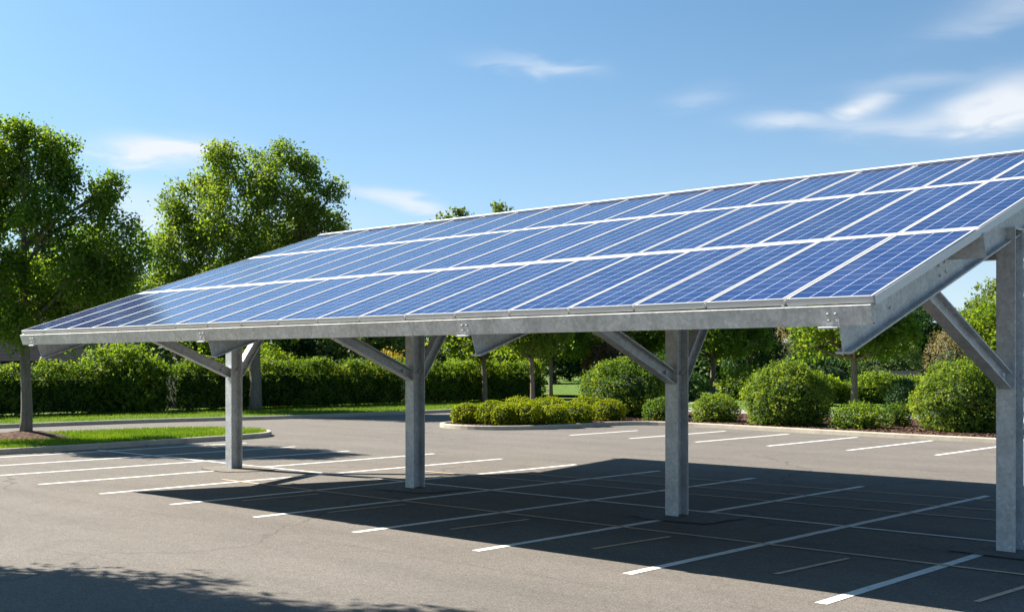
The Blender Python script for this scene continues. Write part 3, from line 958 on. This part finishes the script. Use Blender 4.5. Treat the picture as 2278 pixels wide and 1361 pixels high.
# trees and tall shrubs of the background, each its own object
lobB = [(0, 0, 8.3, 1.7), (1.5, 0.3, 7.0, 1.8), (-1.5, -0.4, 7.1, 1.8), (0.2, 1.6, 6.6, 1.8), (-0.2, -1.7, 6.6, 1.8), (2.7, 0, 5.2, 1.7), (-2.7, 0.4, 5.1, 1.7), (1.2, 2.3, 4.8, 1.7), (-1.2, -2.4, 4.7, 1.7), (2.0, -1.6, 4.5, 1.6),
        (-2.0, 1.7, 4.4, 1.6), (0, 0, 5, 2), (3.0, 1.0, 3.2, 1.4), (-3.0, -1.0, 3.1, 1.4), (0.6, 2.9, 3.0, 1.4), (-0.6, -2.9, 3.0, 1.5), (1.6, -2.3, 2.4, 1.3), (-1.7, 2.3, 2.4, 1.3), (2.6, -0.6, 1.9, 1.2), (-2.6, 0.5, 1.8, 1.2), (0.3, -2.4, 1.6, 1.3), (0.8, -1.2, 1.7, 1.4), (-0.9, -1.6, 1.9, 1.4)]
PROTO = {}


def backdrop_tree(kind, leaf, loc, sc, rz, label, group='trees and tall shrubs beyond the lot', cat='tree', lobes=None, n=17000, L=0.30, Wd=0.2, name='background_tree', fork=1.6, base=0.26, tw=0.6, clump=0.42):
    if kind not in PROTO:
        PROTO[kind] = c = tree(name, label, loc, lobes or lobB, fork, base, n, leaf, BARK, 40 + len(PROTO) * 7, L, Wd, rz, group, tw=tw, twigs=False, sub=7, clump=clump, cat=cat)
    else:
        c = copy_tree(PROTO[kind])
    c.location = loc; c.rotation_euler.z = rz; c.scale = sc
    return tag(c, label, cat, group)


BG = [('dark', L_DARK, (-66, 45, 0.1), (1.2, 1.2, 1.0), 0.3, 'dark evergreen standing behind the hedge between the first two columns'),
      ('blue', L_BLUE, (-64, 52, 0.1), (1.1, 1.1, 0.98), 1.3, 'blue green tree standing behind the hedge close to the second column'),
      ('dark', None, (-72, 58, 0.1), (1.2, 1.2, 1.0), 2.3, 'dark evergreen seen past the second column above the hedge'),
      ('dark', None, (-60.5, 37, 0.1), (0.8, 0.8, 0.78), 3.3, 'dark bushy tree directly behind the trunk of the large spreading tree'),
      ('blue', None, (-86, 40, 0.1), (1.2, 1.2, 1.28), 4.2, 'tall blue green tree in the gap between the island tree and the spreading tree'),
      ('blue', None, (-84, 47, 0.1), (1.1, 1.1, 1.15), 0.8, 'hazy blue green tree behind the foot of the spreading tree'),
      ('dark', None, (-88, 30, 0.1), (1.2, 1.2, 0.9), 5.2, 'dark tree behind the grey house beyond the hedge'),
      ('dark', None, (-85, 21, 0.1), (1.1, 1.1, 0.9), 1.2, 'dark tree behind the island tree at the frame edge'),
      ('pale', L_PALE, (-58, 49, 0.1), (0.75, 0.75, 0.72), 2.0, 'pale yellow green bushy tree above the hedge just before the second column'),
      ('pale', None, (-68, 57.5, 0.1), (0.85, 0.85, 0.75), 0.1, 'pale green tree rising behind the end of the hedge'),
      ('blue', None, (-93, 114, 0.1), (1.6, 1.6, 1.1), 3.1, 'blue green tree beyond the sunlit far lawn'),
      ('dark', None, (-54, 82, 0.1), (1.3, 1.3, 1.0), 4.4, 'dark evergreen behind the reddish bush'),
      ('dark', None, (-50, 80, 0.1), (1.2, 1.2, 1.0), 5.5, 'dark evergreen directly behind the dome shrub and third column'),
      ('dark', None, (-43.6, 71.5, 0.1), (0.55, 0.55, 0.85), 2.6, 'dark rounded tree just past the third column beside the tan bush'),
      ('blue', None, (-45, 90, 0.1), (1.3, 1.3, 0.95), 1.9, 'blue green tree behind the tan conifer shrub'),
      ('dark', None, (-38, 84, 0.1), (1.2, 1.2, 0.75), 0.6, 'dark tree behind the young tree between the round shrubs'),
      ('dark', None, (-36.0, 80, 0.1), (0.6, 0.6, 0.66), 4.0, 'dark rounded tree close to the shed by the last brace'),
      ('pale', None, (-33.5, 97, 0.1), (1.1, 1.1, 0.78), 5.0, 'pale tree low behind the last brace'),
      ('bright', L_LIME, (-30.6, 84, 0.1), (0.95, 0.95, 0.72), 0.9, 'bright yellow green tree beside the end column'),
      ('pale', None, (-38.5, 108, 0.1), (1.1, 1.1, 1.14), 3.0, 'tallest pale tree against the sky beside the end column'),
      ('pale', None, (-43, 112, 0.1), (0.9, 0.9, 0.8), 1.5, 'small pale tree against the sky under the end rafter'),
      ('blue', None, (-24, 92, 0.1), (1.2, 1.2, 1.0), 2.2, 'blue green tree hidden behind the end column'),
      ('dark', None, (-92, 90, 0.1), (1.4, 1.4, 1.0), 3.9, 'dark tree in the far corner of the park behind the hedge end'),
      ('dark', None, (-86, 118, 0.1), (1.6, 1.6, 1.05), 0.2, 'dark tree at the back of the far lawn')]
BG += [('dark', None, (-84.5, 98.0, 0.1), (1.3, 1.3, 0.8), 2.9, 'dark tree closing the far end of the sunlit lawn, by the young trunks'),
       ('dark', None, (-79.0, 103.0, 0.1), (1.3, 1.3, 0.85), 0.9, 'dark tree at the far end of the sunlit lawn, by the huge dome shrub'),
       ('pale', None, (-90.0, 92.5, 0.1), (1.2, 1.2, 0.6), 1.9, 'low pale tree at the far end of the sunlit lawn')]
for k, leaf, loc, sc, rz, lab in BG:
    backdrop_tree(k, leaf, loc, sc, rz, lab)
# thin high crowns just showing over the roof
lobT = [(0, 0, 10.4, 0.75), (-0.9, 0, 10.0, 0.7), (0.8, 0.2, 9.6, 0.9), (0, 0.3, 8.6, 1.5), (-1.3, 0, 8.3, 1.1), (1.5, 0, 8.0, 1.1), (0, -0.6, 6.8, 1.7), (1.6, 0.4, 6.3, 1.3), (-1.7, 0.2, 6.4, 1.3), (0, 0.4, 5.0, 1.6)]
backdrop_tree('tall', L_PALE, (-59.4, 58.0, 0.1), (1, 1, 1.165), YAW, 'wider tree tip showing above the roof ridge, the one nearer the large spreading tree', lobes=lobT, n=14000, L=0.26, Wd=0.18, fork=3.5)
backdrop_tree('tall', None, (-56.4, 60.0, 0.1), (0.8, 0.8, 1.19), YAW + 2.2, 'narrow tree tip showing above the roof ridge, the one nearer the end column')


# ------------------------------------------------------------------ shrubs and hedges
def shell_quads(rng, n, surf, L, Wd, per=7, tw=0.22, up=0.35):
    pos, nor = surf(rng, n // per)
    return sprays(pos, unit(nor + np.array([0, 0, up]) + rng.normal(0, .3, nor.shape)), rng, per, tw, L, Wd)


def dome_surf(rx, ry, h, bump=0.10, flat=0.35):
    def f(rng, n):
        d = rand_dirs(rng, n, 0.3)
        ph = rng.uniform(0, 6, 4)
        lump = 1 + bump * (np.sin(4 * d[:, 0] * 2 + 1) * np.sin(5 * d[:, 1] * 2 + 2) + 0.7 * np.sin(9 * d[:, 2] + 7 * d[:, 0])) * 0.6
        r = lump * rng.uniform(0.86, 1.0, n)
        ph2 = rng.uniform(0, 6.28, 3)
        r *= 1 + 0.045 * np.sin(3.1 * np.arctan2(d[:, 1], d[:, 0]) + ph2[0]) + 0.05 * np.sin(5 * d[:, 2] + ph2[1]) * np.sin(2 * np.arctan2(d[:, 1], d[:, 0]) + ph2[2])
        sh = rng.random(n) < 0.035
        r[sh] *= rng.uniform(1.02, 1.13, sh.sum())
        p = d * np.array([rx, ry, h * 0.62]) * r[:, None]
        p[:, 2] += h * 0.42
        k = p[:, 2] < 0.06
        p[k, 2] = rng.uniform(0.05, h * 0.2, k.sum())
        return p, unit(d / np.array([rx, ry, h * .62]))
    return f


def core(mb, rx, ry, h):
    n, m = 14, 7
    vs, fs = [], []
    for i in range(m + 1):
        a = -0.5 + 2.0 * i / m
        a = max(-math.pi / 2, min(math.pi / 2, a))
        for k in range(n):
            t = 2 * math.pi * k / n
            vs.append((rx * math.cos(a) * math.cos(t), ry * math.cos(a) * math.sin(t), max(0.0, h * 0.42 + h * 0.62 * math.sin(a))))
    for i in range(m):
        for k in range(n):
            fs.append((i * n + k, i * n + (k + 1) % n, (i + 1) * n + (k + 1) % n, (i + 1) * n + k))
    mb.add(vs, fs)


def shrub(label, loc, rx, h, leaf, n, seed, L=0.085, Wd=0.055, name='round_shrub', group=None, tw=0.2, bump=0.10, ry=None, cat='shrub', up=0.35):
    rng = np.random.default_rng(seed)
    ry = ry or rx
    root = empty(name, loc, rng.uniform(0, 6.28) if ry == rx else YAW)
    tag(root, label, cat, group)
    mb = MB(); core(mb, rx * 0.70, ry * 0.70, h * 0.70)
    mb.build('branches', L_CORE, root, smooth=True)
    q = shell_quads(rng, n, dome_surf(rx * 0.94, ry * 0.94, h * 0.93, bump), L, Wd, 7, tw, up)
    link('foliage', quads_mesh('foliage', q, leaf), root)
    return root


G1 = 'round shrubs in the mulch bed'
shrub('huge dark green dome shrub behind the golden mounds, by the third column', (-30.4, 40.0, 0.13), 2.1, 2.4, L_HEDGE, 20000, 101, 0.10, 0.062, group=G1)
shrub('large clipped ball shrub standing between the third column and the young tree', (-21.7, 38.3, 0.13), 1.56, 2.22, L_BOX, 20000, 102, 0.09, 0.06, group=G1)
shrub('large clipped ball shrub standing beside the end column', (-15.5, 38.8, 0.13), 1.66, 2.28, L_BOX, 20000, 103, 0.09, 0.06, group=G1)
shrub('small clipped shrub with a flat top just past the third column', (-25.0, 38.6, 0.13), 0.85, 0.92, L_BOX, 5000, 104, group=G1, bump=0.04)
shrub('small dark shrub at the kerb under the huge dome shrub', (-27.2, 38.2, 0.13), 0.75, 0.75, L_HEDGE, 4000, 112, group=G1)
shrub('low loose sprawling shrub in the mulch before the young tree', (-18.9, 38.0, 0.13), 0.82, 0.62, L_LIME, 4000, 105, 0.10, 0.05, group=G1, tw=0.3, bump=0.2)
shrub('smallest dark green shrub in the mulch between the two clipped balls', (-18.3, 39.9, 0.13), 0.42, 0.68, L_HEDGE, 2200, 106, 0.09, 0.04, group=G1, tw=0.2)
shrub('dark upright shrub beyond the footpath behind the end ball shrub', (-22.9, 50.6, 0.13), 0.75, 1.45, L_DARK, 4000, 107, 0.10, 0.06, group=G1)
G2 = 'golden green mounds at the bed tip'
MOUNDS = [((-31.0, 31.0), 0.58, 0.74, 'outermost golden mound at the very tip of the planting bed'), ((-29.9, 31.3), 0.68, 0.84, 'second golden mound from the tip of the planting bed'),
          ((-29.15, 31.15), 0.55, 0.72, 'small golden mound squeezed between two larger ones near the bed tip'), ((-28.7, 31.7), 0.72, 0.82, 'plump golden mound nearest the kerb in the middle of the cluster'),
          ((-28.15, 32.6), 0.62, 0.70, 'golden mound behind the plump one along the kerb'), ((-28.2, 34.0), 0.80, 0.80, 'wide golden mound towards the far end of the cluster'),
          ((-28.5, 36.3), 0.72, 0.82, 'darker golden mound touching the huge dome shrub'), ((-30.4, 33.3), 0.85, 0.88, 'golden mound in the back row behind the tip mounds'),
          ((-30.6, 35.2), 0.90, 0.90, 'golden mound in the middle of the back row'), ((-30.4, 37.2), 0.85, 0.85, 'golden mound at the foot of the huge dome shrub'), ((-31.7, 34.6), 0.8, 0.9, 'golden mound hidden at the very back of the cluster')]
for i, ((x, y), r, h, lab) in enumerate(MOUNDS):
    shrub(lab, (x, y, 0.13), r, h, L_GOLD, 7000, 200 + i, 0.06, 0.040, 'mound_shrub', G2, 0.06, 0.06)


def hedge(label, x0, y0, x1, y1, w, h, leaf, n, seed, group, L=0.11, Wd=0.07):
    """hedge from (x0,y0) to (x1,y1): front, top and back leaf shells over a twiggy core with a lumpy top"""
    rng = np.random.default_rng(seed)
    d = np.array([x1 - x0, y1 - y0]); ln = np.linalg.norm(d)
    root = empty('hedge', (x0, y0, 0.13), math.atan2(d[1], d[0]))
    tag(root, label, 'hedge', group)
    fr = rng.uniform(0.5, 2.6, 6); ph = rng.uniform(0, 6.28, 6)
    # individual plants in the row make the top uneven
    px_ = np.arange(0.4, ln, 0.9) + rng.uniform(-.2, .2, len(np.arange(0.4, ln, 0.9)))
    ah = rng.uniform(-0.18, 0.16, len(px_))

    def top(x):
        k = np.argmin(np.abs(x[:, None] - px_[None]), axis=1)
        dx = (x - px_[k]) / 0.55
        return h + ah[k] - 0.16 * dx ** 2 + sum(0.03 * np.sin(f * x + p) for f, p in zip(fr, ph))

    def surf(rng, m):
        x = rng.uniform(0, ln, m)
        t = rng.random(m)
        hh = top(x)
        per = 2 * h + w
        s = t * per
        y = np.where(s < h, -w / 2, np.where(s < h + w, s - h - w / 2, w / 2))
        z = np.where(s < h, s / h * hh, np.where(s < h + w, hh, (per - s) / h * hh))
        bul = 0.09 * np.sin(2.3 * x + 3 * z) + 0.06 * np.sin(5.1 * x - 4 * z)
        ny = np.where(s < h, -1.0, np.where(s < h + w, 0.0, 1.0)); nz = np.where((s >= h) & (s < h + w), 1.0, 0.1)
        y = y + ny * (bul + rng.uniform(-.16, .06, m)); z = z + nz * rng.uniform(-.15, .10, m)
        z = np.maximum(z, 0.06)
        p = np.stack([x, y, z], 1)
        return p, unit(np.stack([rng.normal(0, .2, m), ny, nz], 1))
    mb = MB(); mb.box((0.1, -w / 2 + 0.2, 0.12), (ln - 0.1, w / 2 - 0.2, h - 0.42))
    mb.build('branches', L_CORE, root)
    q = shell_quads(rng, n, surf, L, Wd, 7, 0.26, 0.6)
    link('foliage', quads_mesh('foliage', q, leaf), root)
    return root


G3 = 'tall hedge runs beyond the drive aisle'
hedge('tall sunlit hedge run behind the island tree, beside the grey house', -50.2, 8.0, -49.0, 29.0, 1.5, 1.92, L_HEDGE, 46000, 301, G3, 0.13, 0.085)
hedge('tall dark hedge run between the spreading tree and the second column', -48.9, 29.3, -47.9, 42.5, 1.5, 2.05, L_HEDGE, 34000, 302, G3, 0.13, 0.085)
hedge('tall hedge run past the second column ending behind the golden mounds', -48.2, 42.8, -48.0, 54.0, 1.5, 2.05, L_LIME, 26000, 303, G3, 0.13, 0.085)
hedge('low bright hedge on the lawn between the two big round shrubs', -30.3, 55.6, -25.6, 59.8, 1.2, 1.35, L_LIME, 12000, 304, None, 0.12, 0.08)
shrub('bright green bush leaning out of the hedge by the first column', (-49.6, 27.2, 0.13), 1.9, 3.0, L_LIME, 9000, 120, 0.15, 0.10, 'tall_bush', 'tall bushes behind the hedge', 0.35, 0.16)
shrub('bright bush rising behind the hedge under the spreading tree', (-53.0, 37.5, 0.13), 2.2, 3.0, L_LIME, 8000, 121, 0.15, 0.10, 'tall_bush', 'tall bushes behind the hedge', 0.35, 0.16)
shrub('yellow flowering bush above the hedge by the second column brace', (-52.0, 45.6, 0.13), 1.6, 2.75, L_YELLOW, 5000, 122, 0.14, 0.09, 'tall_bush', 'tall bushes behind the hedge', 0.35, 0.16)
shrub('bright bush above the hedge just past the second column', (-52.5, 53.0, 0.13), 2.0, 2.9, L_LIME, 7000, 123, 0.15, 0.10, 'tall_bush', 'tall bushes behind the hedge', 0.35, 0.16)
shrub('dark bush behind the end of the hedge and the young trees', (-55.5, 57.0, 0.13), 2.0, 2.6, L_DARK, 8000, 124, 0.17, 0.11, 'tall_bush', 'tall bushes behind the hedge', 0.4, 0.16)
shrub('reddish flowering bush above the huge dome shrub', (-46.6, 60.0, 0.13), 1.9, 4.2, L_RED, 8000, 125, 0.15, 0.10, 'flowering_bush', None, 0.4, 0.18)
shrub('dark low bush behind the dome shrub by the third column', (-40.5, 58.0, 0.13), 1.8, 1.9, L_DARK, 6000, 126, 0.15, 0.09, 'tall_bush', 'tall bushes behind the hedge', 0.3)
shrub('green bush behind the trunk of the young tree past the third column', (-38.4, 62.5, 0.13), 1.7, 1.7, L_BOX, 6000, 127, 0.13, 0.09, 'tall_bush', 'tall bushes behind the hedge', 0.3)
shrub('broad dark bush beyond the lawn beside the ball shrub', (-37.0, 69.0, 0.13), 3.2, 2.9, L_DARK, 8000, 128, 0.18, 0.12, 'tall_bush', 'tall bushes behind the hedge', 0.4)
shrub('broad green bush beside the dark shed', (-34.4, 73.5, 0.13), 2.2, 4.0, L_PALE, 7000, 129, 0.18, 0.12, 'tall_bush', 'tall bushes behind the hedge', 0.45, 0.16)
shrub('tan wispy shrub between the third column and the young tree', (-43.0, 77.0, 0.13), 1.9, 5.8, L_TAN, 9000, 130, 0.16, 0.07, 'tan_shrub', 'tan wispy shrubs', 0.5, 0.10, up=0.9)
shrub('tan wispy shrub low beside the end column brace', (-32.4, 79.0, 0.13), 2.0, 4.4, L_TAN, 8000, 131, 0.16, 0.07, 'tan_shrub', 'tan wispy shrubs', 0.5, 0.10, up=0.9)


# ------------------------------------------------------------------ house and shed
def house(name, label, loc, rz, wx, wy, hw, hr, cat, windows):
    root = empty(name, loc, rz)
    tag(root, label, cat)
    mb = MB(); mb.box((-wx / 2, -wy / 2, 0), (wx / 2, wy / 2, hw))
    mb.add([(-wx / 2, -wy / 2, hw), (-wx / 2, wy / 2, hw), (-wx / 2, 0, hw + hr * 0.93)], [(0, 1, 2)])
    mb.add([(wx / 2, -wy / 2, hw), (wx / 2, wy / 2, hw), (wx / 2, 0, hw + hr * 0.93)], [(2, 1, 0)])
    mb.build('wall', HOUSE, root, fix=False)
    mb = MB(); o = 0.4; t = 0.12
    k = hr / (wy / 2)
    for s in (1, -1):
        y1, z1 = s * (wy / 2 + o), hw - o * k
        a = [(-wx / 2 - o, 0, hw + hr), (wx / 2 + o, 0, hw + hr), (wx / 2 + o, y1, z1), (-wx / 2 - o, y1, z1)]
        mb.add(a + [(x, y, z + t) for x, y, z in a], [(0, 1, 2, 3), (7, 6, 5, 4), (2, 3, 7, 6), (0, 3, 7, 4), (1, 2, 6, 5)])
    mb.build('roof', ROOF, root)
    for x, z, w, h in windows:
        mb = MB(); mb.box((x - w / 2 - .07, -wy / 2 - 0.05, z - h / 2 - .07), (x + w / 2 + .07, -wy / 2 + 0.04, z + h / 2 + .07))
        f = mb.build('window', TRIM, root)
        mb = MB(); mb.box((x - w / 2, -wy / 2 - 0.06, z - h / 2), (x + w / 2, -wy / 2 - 0.03, z + h / 2))
        mb.build('pane', GLASS, f)
    return root


house('grey_house', 'low grey house with a dark roof half hidden behind the sunlit hedge', (-75.0, 34.5, 0.0), R(82), 13.5, 8.5, 2.6, 2.4, 'house', [(-4, 1.5, 1.6, 1.2), (0, 1.5, 1.6, 1.2), (4, 1.5, 1.6, 1.2)])
house('garden_shed', 'small dark roofed shed beyond the low bright hedge', (-32.3, 70.0, 0.0), R(40), 2.2, 2.2, 1.2, 0.55, 'shed', [(0.4, 0.75, 0.6, 0.5)])


# ------------------------------------------------------------------ grass blades
def blades(name, label, n, area, keep, seed, hmin=0.05, hmax=0.11, wd=0.018):
    rng = np.random.default_rng(seed)
    x = rng.uniform(area[0], area[1], n); y = rng.uniform(area[2], area[3], n)
    k = keep(x, y)
    x, y = x[k], y[k]; m = len(x)
    a = rng.uniform(0, 6.28, m); h = rng.uniform(hmin, hmax, m)
    c, s = np.cos(a) * wd / 2, np.sin(a) * wd / 2
    lx, ly = rng.normal(0, .03, m), rng.normal(0, .03, m)
    z = np.full(m, 0.125)
    q = np.stack([np.stack([x - c, y - s, z], 1), np.stack([x + c, y + s, z], 1), np.stack([x + c * .3 + lx, y + s * .3 + ly, z + h], 1), np.stack([x - c * .3 + lx, y - s * .3 + ly, z + h], 1)], 1)
    return tag(link(name, quads_mesh(name, q, BLADE)), label, 'grass', kind='stuff')


def inside(poly):
    P = np.array(poly)

    def f(x, y):
        r = np.zeros(len(x), bool)
        j = len(P) - 1
        for i in range(len(P)):
            xi, yi, xj, yj = P[i, 0], P[i, 1], P[j, 0], P[j, 1]
            c = ((yi > y) != (yj > y)) & (x < (xj - xi) * (y - yi) / (yj - yi + 1e-12) + xi)
            r ^= c; j = i
        return r
    return f


isl = inside(inset(island_path, 1, 0.16))
blades('island_grass', 'short green grass blades covering the tree island', 60000, (-37, -30, 8, 24), lambda x, y: isl(x, y) & (np.hypot(x + 34.4, y - 15.85) > 1.25), 1)
vg = inside(inset(verge_path, 1, 0.16) + [(-140, 60), (-140, -30)])
blades('verge_grass', 'short green grass blades on the verge before the hedge', 60000, (-49.5, -40, 8, 52), vg, 2)
# bark chips in the mulch, too many to count
rng = np.random.default_rng(9)
n = 16000
bp = inside([p for p in bi if p[1] < 45.2] + [(-34.0, 45.2), (45, 45.2)])
x = rng.uniform(-33, -8, n); y = rng.uniform(29, 44, n)
k = bp(x, y); x, y = x[k], y[k]; n = len(x)
ctr = np.stack([x, y, np.full(n, 0.145)], 1)
a_ = unit(rng.normal(0, 1, (n, 3)) * np.array([1, 1, .35])) * rng.uniform(.02, .06, (n, 1)); b_ = unit(np.cross(a_, rng.normal(0, 1, (n, 3)))) * 0.014
q = np.stack([ctr - a_ - b_, ctr + a_ - b_, ctr + a_ + b_, ctr - a_ + b_], 1)
tag(link('mulch_chips', quads_mesh('mulch_chips', q, MULCH)), 'loose bark chips scattered over the shrub bed', 'mulch', kind='stuff')
